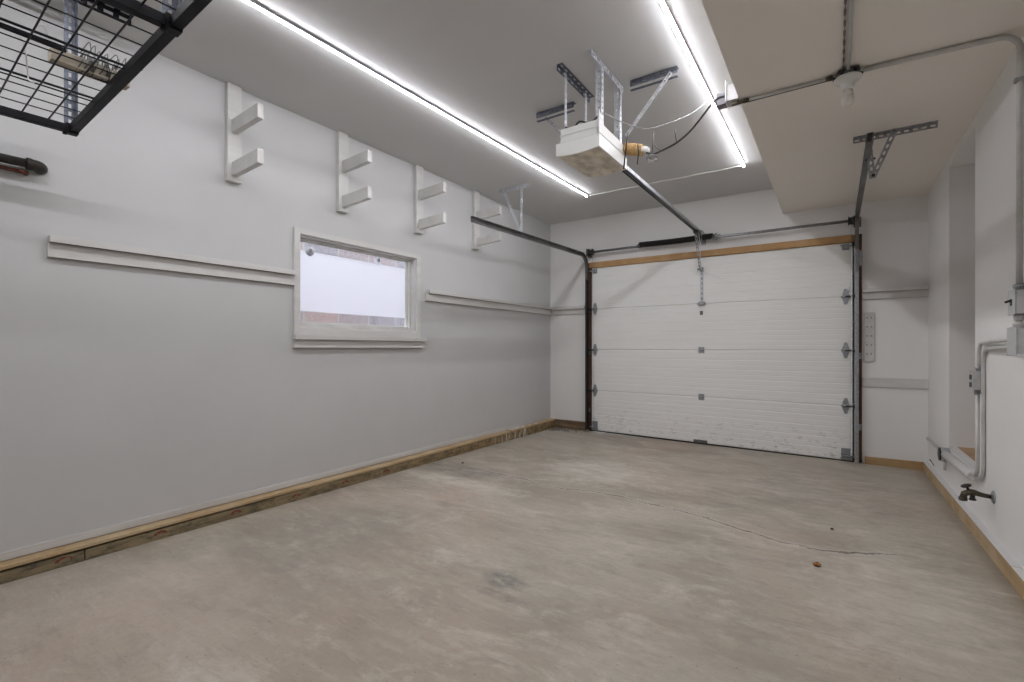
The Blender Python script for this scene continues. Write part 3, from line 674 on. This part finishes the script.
# ceiling angles (along the rail) and uprights
for x, ya, yb, nm in ((-1.39, 2.555, 3.02, 'galv_blue'), (-1.15, 2.53, 3.02, 'galv_white')):
    b = bm_(); s = -1 if x < -1.3 else 1
    angle_iron(b, (x, ya, HC - .001), (x, yb, HC - .001), (-s * 1., 0, 0), (0, 0, -1), .036, pitch=.055, slot=.032); obj('ceiling_angle', b, nm, op)
for x, y, zb, s in ((-1.387, 2.66, 2.40, 1), (-1.387, 2.95, 2.40, 1), (-1.153, 2.69, 2.36, -1), (-1.153, 2.985, 2.36, -1)):
    b = bm_(); w = .026 if x < -1.3 else .040
    if x < -1.3: perf_strip(b, (x, y - w / 2, zb), (x, y - w / 2, HC - .004), (0, 1, 0), (s, 0, 0), w, t=.0035, slot=.016)
    else: angle_iron(b, (x, y - w / 2, zb), (x, y - w / 2, HC - .004), (0, 1, 0), (s * 1., 0, 0), w * .9, t=.0035, slot=.012, pitch=.034)
    obj('hanger_strap', b, 'galv_white', op)
for xa, xb, y in ((-1.80, -1.50, 3.0), (-1.085, -.79, 2.97)):
    b = bm_(); angle_iron(b, (xa, y, HC - .001), (xb, y, HC - .001), (0, 1, 0), (0, 0, -1), .040, pitch=.055, slot=.03); box(b, xa, xb, y + .001, y + .022, HC - .062, HC - .058); obj('ceiling_angle', b, 'galv_blue', op)
b = bm_(); perf_strip(b, (-1.745, 3.02, 2.745), (-1.42, 2.99, 2.42), (0, 0, 1), (0, -1, 0), .020); obj('diagonal_brace', b, 'galv', op)
b = bm_(); perf_strip(b, (-.815, 2.962, 2.755), (-1.105, 2.975, 2.44), (0, 0, 1), (0, -1, 0), .024); obj('diagonal_brace', b, 'galv_white', op)

# tan cord bundle with its plug, tied up next to the opener
cb = thing('cord_bundle', (-1.06, 3.0, 2.36), 'tan wrapped cord bundle tied up with black ties beside the opener', 'cord')
b = bm_()
for k in range(9):
    a = k * .7; x0 = -1.125 + k * .013
    pts = [V((x0 + .004 * math.sin(3 * q + a), 3.0 + .026 * math.cos(q), 2.378 - (k * .004) + .034 * math.sin(q))) for q in [2 * PI * i / 14 for i in range(15)]]
    tube(b, pts, .0065, 6)
lathe(b, (-1.13, 3.0, 2.38), (1, 0, -.3), [(0, .02), (.02, .026), (.10, .026), (.12, .018)], 10)
obj('coil', b, 'kraft', cb)
b = bm_(); lathe(b, (-1.018, 3.0, 2.348), (1, 0, -.28), [(0, .020), (.010, .023), (.030, .023), (.034, .017), (.048, .015)], 10); obj('plug', b, 'white_plastic', cb)
for p, q in (((-1.10, 2.985, 2.50), (-1.135, 2.99, 2.245)), ((-1.035, 2.975, 2.375), (-1.04, 2.975, 2.25))):
    b = bm_(); tube(b, curve3([p, ((p[0] + q[0]) / 2 + .008, 2.965, (p[2] + q[2]) / 2), q], 6), .0045, 6); obj('cable_tie', b, 'cable_black', cb)

# black power cord sagging to the outlet
pc = thing('power_cord', (-.95, 3.0, 2.30), 'black power cord sagging from the cord bundle to the outlet box', 'cord')
b = bm_(); tube(b, curve3([(-1.005, 3.0, 2.335), (-.955, 3.0, 2.305), (-.90, 3.0, 2.312), (-.80, 3.0, 2.342), (-.72, 3.0, 2.394), (-.655, 3.0, 2.460), (-.60, 3.0, 2.520), (-.565, 3.0, 2.545), (-.530, 3.0, 2.545)], 8), .0062, 8); obj('cord', b, 'cable_black', pc)
b = bm_()
for k in range(4):
    tube(b, [V((-.955 + .03 * math.cos(q) + k * .004, 2.99 + .012 * math.sin(q * 2 + k), 2.272 + (.026 - .003 * k) * math.sin(q))) for q in [2 * PI * i / 16 for i in range(17)]], .003, 5)
obj('loop', b, 'cable_grey', pc)
for p, q in (((-.955, 3.0, 2.300), (-.938, 2.99, 2.44)), ((-.803, 3.0, 2.345), (-.812, 2.99, 2.425)), ((-.90, 3.0, 2.312), (-.94, 3.0, 2.36))):
    b = bm_(); tube(b, [p, q], .0028, 5); obj('tie_tail', b, 'cable_black', pc)
b = bm_(); tube(b, curve3([(-1.15, 2.70, 2.50), (-1.10, 2.85, 2.49), (-1.00, 3.02, 2.485), (-.88, 3.12, 2.53), (-.78, 3.3, 2.64), (-.712, 3.44, 2.763)], 8), .003, 5)
obj('signal_wire', b, 'cable_grey', base=(-1.0, 3.02, 2.49), label='thin pale wire rising from the opener to the LED tube', cat='wire')

# outlet box on the edge of the dropped ceiling, with its adapter
ob = thing('outlet_box', (-.49, 3.03, 2.53), 'pale metal outlet box clipped to the edge of the dropped ceiling', 'outlet box')
b = bm_(); box(b, -.515, XB - .001, 2.985, 3.075, 2.507, 2.60, .003); obj('box', b, 'box', ob)
b = bm_(); box(b, -.523, -.5155, 2.975, 3.085, 2.50, 2.625, .002); obj('cover_plate', b, 'white_plastic', ob)
b = bm_(); cyl(b, (XB - .004, 3.02, 2.497), (XB + .022, 3.02, 2.497), .010, 10); box(b, -.495, -.458, 3.005, 3.035, 2.489, 2.507, .003); obj('connector', b, 'brass', ob)
b = bm_(); box(b, -.575, -.5235, 3.0, 3.06, 2.50, 2.575, .006); obj('plug_adapter', b, 'grey_plastic', base=(-.55, 3.03, 2.5), label='dark grey plug adapter pushed into the outlet box', cat='plug')

# ================================================================== conduits on the dropped ceiling and alcove wall
LX, LY = .057, 3.02
cz = HB - .014
def coupling(b, p, ax, r=.016): lathe(b, V(p) - V(ax).normalized() * .016, ax, [(0, r * .8), (.004, r), (.014, r), (.018, r * 1.12), (.026, r * 1.12), (.032, r * .85)], 12)
c1 = thing('conduit', (-.2, LY, cz), 'dark conduit between the outlet box and the bare bulb', 'conduit')
b = bm_(); tube(b, [(XB + .02, LY, cz), (LX - .065, LY, cz)], .0075, 10); obj('pipe', b, 'conduit', c1)
b = bm_(); coupling(b, (LX - .08, LY, cz), (1, 0, 0), .012); obj('coupling', b, 'brass', c1)
b = bm_(); coupling(b, (XB + .035, LY, cz), (1, 0, 0), .011); obj('coupling', b, 'brass', c1)
b = bm_(); tube(b, [(XB + .02, LY + .016, cz - .002), (LX - .065, LY + .014, cz - .002)], .0042, 6); obj('ground_wire', b, 'cable_black', c1)
CX, CY = .690, 3.065
c2 = thing('conduit', (.5, LY, cz), 'painted conduit from the bare bulb bending down the wall to the switch box', 'conduit')
b = bm_(); pts = fillet([(LX + .065, LY, cz), (.56, LY + .03, cz), (CX + .003, CY, cz), (CX, CY, 1.345)], [.5, .13], 10); tube(b, pts, .0120, 12); obj('pipe', b, 'conduit', c2)
for z in (2.28,):
    b = bm_(); box(b, XR - .045, XR - .0, CY - .012, CY + .012, z, z + .022, .003); box(b, XR - .004, XR, CY - .012, CY + .055, z, z + .022, .001); bolt(b, (XR - .004, CY + .042, z + .011), (-1, 0, 0), .006); obj('strap', b, 'galv', c2)
b = bm_(); coupling(b, (CX, CY, 1.358), (0, 0, 1), .020); obj('coupling', b, 'galv', c2)
b = bm_(); box(b, XR - .012, XR - .0005, CY - .07, CY - .055, 1.42, HB - .16, .001)
c3 = thing('conduit', (LX, 1.5, cz), 'white conduit and beaded wire running from the bare bulb towards the camera', 'conduit')
b.free()
b = bm_(); tube(b, [(LX, LY - .06, cz), (LX, YB, cz)], .0095, 10); obj('pipe', b, 'conduit', c3)
b = bm_(); n = 480; yy0, yy1 = LY - .05, YB + .01
pts = [V((LX - .020, yy0 + (yy1 - yy0) * k / n, cz + .003)) for k in range(n + 1)]
tube(b, pts, [.0022 + .0030 * (math.sin(k * .9) > 0) for k in range(n + 1)], 5); obj('beaded_wire', b, 'conduit_dark', c3)

lp = thing('lamp_holder', (LX, LY, HB), 'white porcelain lamp holder with an unlit bulb on the lower ceiling', 'light fixture')
b = bm_(); lathe(b, (LX, LY, HB - .001), (0, 0, -1), [(0, .050), (.002, .054), (.030, .054), (.034, .050)], 8); obj('junction_box', b, 'track', lp)
b = bm_()
for a in range(5): bolt(b, (LX + .052 * math.cos(a * 1.25 + .4), LY + .052 * math.sin(a * 1.25 + .4), HB - .018), (math.cos(a * 1.25 + .4), math.sin(a * 1.25 + .4), 0), .012, .014); obj('knockout', b, 'dark_steel', lp); b = bm_()
b.free()
b = bm_(); lathe(b, (LX, LY, HB - .034), (0, 0, -1), [(0, .058), (.004, .063), (.012, .061), (.022, .050), (.028, .034), (.048, .029), (.060, .027), (.062, .021)], 28)
for s in (-1, 1): bolt(b, (LX + s * .044, LY - .01, HB - .053), (0, 0, -1), .006, .005)
obj('porcelain_base', b, 'white_plastic', lp)
b = bm_(); lathe(b, (LX, LY, HB - .092), (0, 0, -1), [(0, .015), (.006, .021), (.026, .026), (.032, .027), (.036, .024), (.040, .0275), (.060, .029), (.074, .026), (.084, .018), (.088, .006)], 20); obj('light_bulb', b, 'bulb', base=(LX, LY, HB - .18), label='small unlit white bulb screwed into the porcelain holder', cat='light bulb')

sb = thing('switch_box', (.69, 3.02, 1.235), 'grey metal switch box with a black toggle on the alcove wall', 'switch box')
b = bm_(); box(b, XR - .056, XR, 2.985, 3.085, 1.238, 1.342, .004); obj('box', b, 'box', sb)
b = bm_(); box(b, XR - .060, XR - .0565, 2.982, 3.088, 1.234, 1.346, .002); obj('cover_plate', b, 'box', sb)
b = bm_(); obox(b, (XR - .079, 3.030, 1.286), (1, 0, .35), (0, 1, 0), (-.35, 0, 1), .022, .010, .010, .002); box(b, XR - .062, XR - .0605, 3.022, 3.048, 1.275, 1.305); obj('toggle', b, 'cable_black', sb)
b = bm_(); cyl(b, (CX - .006, CY - .02, 1.17), (CX - .006, CY - .02, 1.238), .011, 12); coupling(b, (CX - .006, CY - .02, 1.222), (0, 0, 1), .018); coupling(b, (CX - .006, CY - .02, 1.186), (0, 0, 1), .019)
obj('conduit_nipple', b, 'conduit', base=(CX, CY, 1.17), label='short pipe joining the switch box to the square box below', cat='conduit')
jb = thing('junction_box', (.69, 3.03, 1.06), 'square grey junction box below the switch box on the alcove wall', 'junction box')
b = bm_(); box(b, XR - .058, XR, 2.965, 3.085, 1.060, 1.170, .005); obj('box', b, 'box', jb)
b = bm_(); box(b, XR - .062, XR - .0585, 2.957, 3.093, 1.052, 1.178, .003); obj('cover_plate', b, 'box', jb)
b = bm_()
for z in (1.092, 1.128): lathe(b, (XR - .033, 3.086, z), (0, 1, 0), [(0, .017), (.008, .017), (.010, .014), (.022, .014)], 14); obj('pipe_connector', b, 'trim', jb); b = bm_()
b.free()
c4 = thing('conduit', (.69, 3.4, 1.1), 'painted conduit bending down from the square box to the outlet by the alcove', 'conduit')
b = bm_(); tube(b, fillet([(XR - .033, 3.10, 1.128), (XR - .018, 3.845, 1.112), (XR - .018, 3.845, .955)], .10, 9), .0100, 12); obj('pipe', b, 'conduit', c4)
b = bm_(); coupling(b, (XR - .018, 3.845, .962), (0, 0, 1), .014); obj('coupling', b, 'galv', c4)
c5 = thing('conduit', (.69, 3.6, .7), 'longer painted conduit running past the alcove outlet down to the sleeve', 'conduit')
b = bm_(); tube(b, fillet([(XR - .033, 3.10, 1.092), (XR - .0105, 3.785, 1.080), (XR - .0105, 3.785, .322), (XR - .03, 4.0, .322)], [.10, .08], 9), .0095, 12); obj('pipe', b, 'conduit', c5)
wb = thing('wall_outlet', (.69, 3.85, .84), 'small grey outlet box on the conduit beside the alcove edge', 'outlet box')
b = bm_(); box(b, XR - .048, XR, 3.800, 3.895, .842, .950, .004); box(b, XR - .052, XR - .0485, 3.796, 3.900, .836, .956, .002); obj('box', b, 'box', wb)
for z in (.870, .915):
    b = bm_(); box(b, XR - .0555, XR - .0525, 3.825, 3.87, z - .014, z + .014, .001); obj('socket', b, 'cable_black', wb)
c6 = thing('conduit', (.69, 3.775, .3), 'painted conduit below the alcove outlet bending into the thick sleeve', 'conduit')
b = bm_(); tube(b, fillet([(XR - .024, 3.845, .842), (XR - .024, 3.845, .332), (XR - .034, 4.02, .325)], .06, 9), .0100, 12); obj('pipe', b, 'conduit', c6)
b = bm_(); coupling(b, (XR - .024, 3.845, .83), (0, 0, -1), .014); obj('coupling', b, 'galv', c6)
sl = thing('pipe_sleeve', (.69, 4.3, .26), 'thick white sleeve lying along the wall under the alcove sill', 'pipe')
b = bm_(); tube(b, [(XR - .030, 3.93, .318), (XR - .030, 3.95, .318), (XR - .030, 4.76, .292)], [.022, .028, .028], 16); obj('sleeve', b, 'trim', sl)
fb = thing('round_junction_box', (.69, 4.8, .2), 'dark-edged round junction box at the far end of the thick sleeve', 'junction box')
b = bm_(); lathe(b, (XR - .001, 4.82, .285), (-1, 0, 0), [(0, .052), (.035, .052), (.040, .056), (.050, .056), (.052, .045)], 20); obj('box', b, 'box', fb)
b = bm_(); lathe(b, (XR - .0531, 4.82, .285), (-1, 0, 0), [(0, .050), (.008, .050), (.011, .040)], 20); obj('lid', b, 'dark_steel', fb)
b = bm_(); tube(b, [(XR - .03, 4.80, .235), (XR - .03, 4.80, .17)], .010, 8); obj('drop_stub', b, 'conduit', fb)
b = bm_(); tube(b, [(XR - .025, 4.872, .285), (XR - .02, 5.68, .270)], .012, 10); obj('conduit', b, 'conduit', base=(XR - .02, 5.2, .25), label='thin painted pipe continuing from the round box towards the door corner', cat='conduit')
b = bm_()
for k, (x, y, z) in enumerate(((XR - .052, 5.36, .090), (XR - .045, 5.42, .089), (XR - .050, 5.50, .091))):
    pass
b.free()
b = bm_(); tube(b, curve3([(XR - .026, 5.32, .10), (XR - .04, 5.38, .135), (XR - .026, 5.44, .11), (XR - .035, 5.47, .12)], 6), .003, 6); obj('wire_stub', b, 'cable_black', base=(XR - .03, 5.4, .09), label='dark wire stub poking out just above the pine plank by the corner', cat='wire')

# hose bib
hb = thing('hose_bib', (XR, 3.617, .277), 'dark brass hose tap sticking out low on the alcove wall', 'tap')
b = bm_(); lathe(b, (XR, 3.617, .277), (-1, 0, 0), [(0, .034), (.003, .036), (.007, .030), (.012, .014)], 20); obj('escutcheon', b, 'galv', hb)
b = bm_(); tube(b, [(XR - .012, 3.617, .277), (XR - .05, 3.617, .282), (XR - .075, 3.617, .288)], [.011, .013, .015], 12)
tube(b, [(XR - .070, 3.617, .288), (XR - .095, 3.617, .290), (XR - .118, 3.617, .278), (XR - .124, 3.617, .252)], [.016, .018, .016, .017], 12); lathe(b, (XR - .124, 3.617, .256), (0, 0, -1), [(0, .019), (.016, .019), (.018, .015)], 14); obj('spout', b, 'brass', hb)
b = bm_(); cyl(b, (XR - .098, 3.617, .295), (XR - .112, 3.612, .322), .007, 8); lathe(b, (XR - .110, 3.612, .318), (-.4, -.1, 1), [(0, .012), (.003, .024), (.009, .024), (.012, .010)], 14); obj('handwheel', b, 'black_iron', hb)
b = bm_(); lathe(b, (XR - .085, 3.617, .275), (0, 0, -1), [(0, .010), (.018, .012), (.022, .016), (.028, .016), (.030, .006)], 12); obj('drain_cap', b, 'black_iron', hb)

# ================================================================== black wire rack under the ceiling
RZ0 = 2.10; rx0, rx1, ry0, ry1 = -3.005, -.585, -.50, .745
rk = thing('ceiling_rack', (-1.8, .1, RZ0), 'black wire storage rack hanging from the ceiling on slotted posts', 'storage rack')
b = bm_()
def beam(b, p, u, v, L, w=.038, h=.034): obox(b, p, u, v, (0, 0, 1), L, w, h, .002)
# outer end beam (seen diagonal) slightly out of square
ue = V((1, -.045, 0)).normalized()
ve = V((.045, 1, 0)).normalized()
P0 = V((rx0, ry1, RZ0))
beam(b, P0 - ve * .032, ue, ve, 2.44, .032, .034); obj('end_beam', b, 'black', rk)
b = bm_(); beam(b, P0 - ve * 1.25, ue, ve, 2.44, .032, .034); obj('end_beam', b, 'black', rk)
for k, d in enumerate((0., 1.235, 2.40)):
    b = bm_(); obox(b, P0 + ue * d - ve * 1.21, ue, ve, (0, 0, 1), .030, 1.175, .034, .002); obj('side_beam', b, 'black', rk)
    if k == 1:
        b = bm_(); obox(b, P0 + ue * (d - .022) - ve * 1.21 + V((0, 0, .012)), ue, ve, (0, 0, 1), .014, 1.17, .02, .002); obj('side_lip', b, 'grey_plastic', rk)
b = bm_()
zt = RZ0 + .032
for k in range(1, 24):
    d = .034 + k * .0985
    if abs(d - 1.25) < .03: continue
    r = .0050 if k % 4 == 0 else .0026
    p = P0 + ue * d; tube(b, [p - ve * 1.24 + V((0, 0, zt - RZ0)), p - ve * .004 + V((0, 0, zt - RZ0))], r, 6)
    if k % 4 == 0: tube(b, [p - ve * 1.24 + V((0, 0, zt - RZ0 - .014)), p - ve * .004 + V((0, 0, zt - RZ0 - .014))], .003, 6)
for k in range(1, 15):
    q = P0 - ve * (.02 + k * .085) + V((0, 0, zt - RZ0 - .006)); tube(b, [q, q + ue * 2.43], .0030, 6)
obj('wire_deck', b, 'black', rk)
for d in (.0, 1.235, 2.40):
    for e in (-.040, 1.15):
        b = bm_(); p = P0 + ue * (d + .012) - ve * (.045 + e) + V((0, 0, .035)); zz = V((0, 0, HC - RZ0 - .037))
        angle_iron(b, p, p + zz, ue, -ve, .042, pitch=.036, slot=.020, gap=.26); obj('post', b, 'galv_blue', rk)
    b = bm_(); p = P0 + ue * d; p.z = HC - .001
    angle_iron(b, p + ve * .22 - ue * .03, p - ve * 1.4 - ue * .03, ue, (0, 0, -1), .045, pitch=.06, slot=.036); obj('ceiling_bracket', b, 'black', rk)
    b = bm_(); q = P0 + ue * d - ve * .045
    obox(b, q + V((0, 0, -.006)) - ue * .004, ue, ve, (0, 0, 1), .044, .047, .044, .003); bolt(b, q + ue * .02 + V((0, 0, -.006)), (0, 0, -1), .009, .008); bolt(b, q + ue * .02 + ve * .045 + V((0, 0, .02)), ve, .009, .008); obj('corner_bracket', b, 'black', rk)
# things lying on the rack
zr = zt + .004
b = bm_(); obox(b, (-2.262, -.45, zr + .0), (0, 1, 0), (-1, 0, 0), (0, 0, 1), .985, .013, .012, .002); obj('metal_bar', b, 'black', base=(-2.27, 0, zr), label='flat black bar lying on the wire rack', cat='bar')
b = bm_(); obox(b, (-2.405, .515, zr), (0, 1, 0), (1, 0, 0), (0, 0, 1), .235, .048, .046, .002); obj('wood_offcut', b, 'board_old', base=(-2.40, .6, zr), label='pale wooden offcut wound with wire on the wire rack', cat='board')
b = bm_()
for k in range(17):
    y = .600 + k * .0078; w = .034 + .014 * random.random()
    pts = [V((-2.381 + w * 1.0 * math.cos(q) , y + .012 * math.sin(q + k), zr + .034 + (.034 + .012 * random.random()) * math.sin(q) * (1 if math.sin(q) > 0 else .85))) for q in [2 * PI * i / 18 for i in range(19)]]
    tube(b, pts, .0024, 5)
for k in range(9):
    q = random.uniform(0, PI); tube(b, curve3([(-2.37, .60 + k * .02, zr + .07), (-2.36 + .02 * math.cos(q), .62 + k * .02, zr + .10 + .02 * random.random()), (-2.39 + .05 * math.cos(q), .63 + k * .02, zr + .085)], 5), .0018, 5)
obj('wire_coil', b, 'track', base=(-2.37, .65, zr), label='tangled coil of thin steel wire around the pale offcut', cat='wire')
b = bm_(); tube(b, curve3([(-2.30, .40, zr + .03), (-2.345, .44, zr + .02), (-2.42, .465, zr - .05), (-2.43, .47, zr - .075), (-2.41, .48, zr - .09)], 8), .0022, 5); tube(b, curve3([(-2.30, .44, zr + .03), (-2.26, .47, zr + .06), (-2.30, .50, zr + .03), (-2.35, .51, zr + .055)], 6), .0022, 5)
obj('string', b, 'white_wire', base=(-2.4, .45, zr), label='loose pale string dangling through the wire rack', cat='string')

# pipes on the left wall
pp = thing('heater_pipe', (XL, .3, 1.95), 'black iron pipe with an elbow turning into the grey wall under the rack', 'pipe')
b = bm_(); cyl(b, (XL + .045, YB, 1.972), (XL + .045, .64, 1.972), .021, 16); obj('pipe', b, 'black_iron', pp)
b = bm_(); tube(b, [(XL + .045, .612, 1.972), (XL + .045, .616, 1.972), (XL + .045, .630, 1.972), (XL + .0445, .636, 1.972), (XL + .042, .650, 1.972), (XL + .034, .662, 1.972), (XL + .018, .670, 1.972), (XL + .0, .673, 1.972)], [.024, .029, .029, .0265, .027, .027, .027, .028], 18); obj('elbow', b, 'black_iron', pp)
cp = thing('copper_pipe', (XL, .3, 1.90), 'thin reddish copper pipe clipped below the black iron pipe', 'pipe')
b = bm_(); cyl(b, (XL + .030, YB, 1.932), (XL + .030, .60, 1.932), .009, 10); tube(b, fillet([(XL + .030, .59, 1.932), (XL + .030, .62, 1.932), (XL + .0, .62, 1.932)], .012, 4), .010, 10); obj('pipe', b, 'copper', cp)
b = bm_(); box(b, XL, XL + .045, -.2, -.185, 1.915, 1.949, .002); obj('clip', b, 'galv', cp)

# crumbs on the slab
def crumb(name, x, y, r, mat, label, cat):
    b = bm_(); t = bmesh.new(); bmesh.ops.create_icosphere(t, subdivisions=2, radius=r)
    for v in t.verts: v.co *= 1 + random.uniform(-.25, .25); v.co.z *= .6
    merge(b, t, Matrix.Translation((x, y, r * .5 + fz(x, y)))); obj(name, b, mat, base=(x, y, fz(x, y)), label=label, cat=cat)
crumb('dry_leaf', -.073, 2.84, .017, 'foil', 'small curled orange-brown leaf scrap on the slab near the crack', 'leaf')
crumb('pebble', -.013, 3.483, .010, 'rust', 'tiny dark pebble on the slab just beyond the crack', 'pebble')
crumb('pebble', -2.91, 4.95 - 1.45, .012, 'rust', 'dark crumb on the slab beside the treated plank', 'pebble')

# ================================================================== world, camera, colour
w = bpy.data.worlds.new('overcast'); SC.world = w; w.use_nodes = True; nt = w.node_tree; bg = nt.nodes['Background']
bg.inputs[0].default_value = (.90, .93, 1.0, 1); bg.inputs[1].default_value = 5.2
cam = bpy.data.cameras.new('camera'); co = bpy.data.objects.new('camera', cam); COL.objects.link(co)
co.location = (0, 0, CAMH); co.rotation_euler = (PI / 2, 0, YAW)
cam.sensor_width = 36; cam.sensor_fit = 'HORIZONTAL'; cam.lens = FPX / 1024 * 36; cam.shift_y = (V0 - 341) / 1024; cam.clip_start = .02
SC.camera = co
SC.view_settings.view_transform = 'Standard'; SC.view_settings.look = 'None'; SC.view_settings.exposure = 0; SC.view_settings.gamma = 1; SC.view_settings.use_curve_mapping = False
cy = SC.cycles
cy.use_denoising = True; cy.max_bounces = 12; cy.diffuse_bounces = 8; cy.transparent_max_bounces = 8; cy.sample_clamp_indirect = 10; cy.caustics_reflective = False; cy.caustics_refractive = False
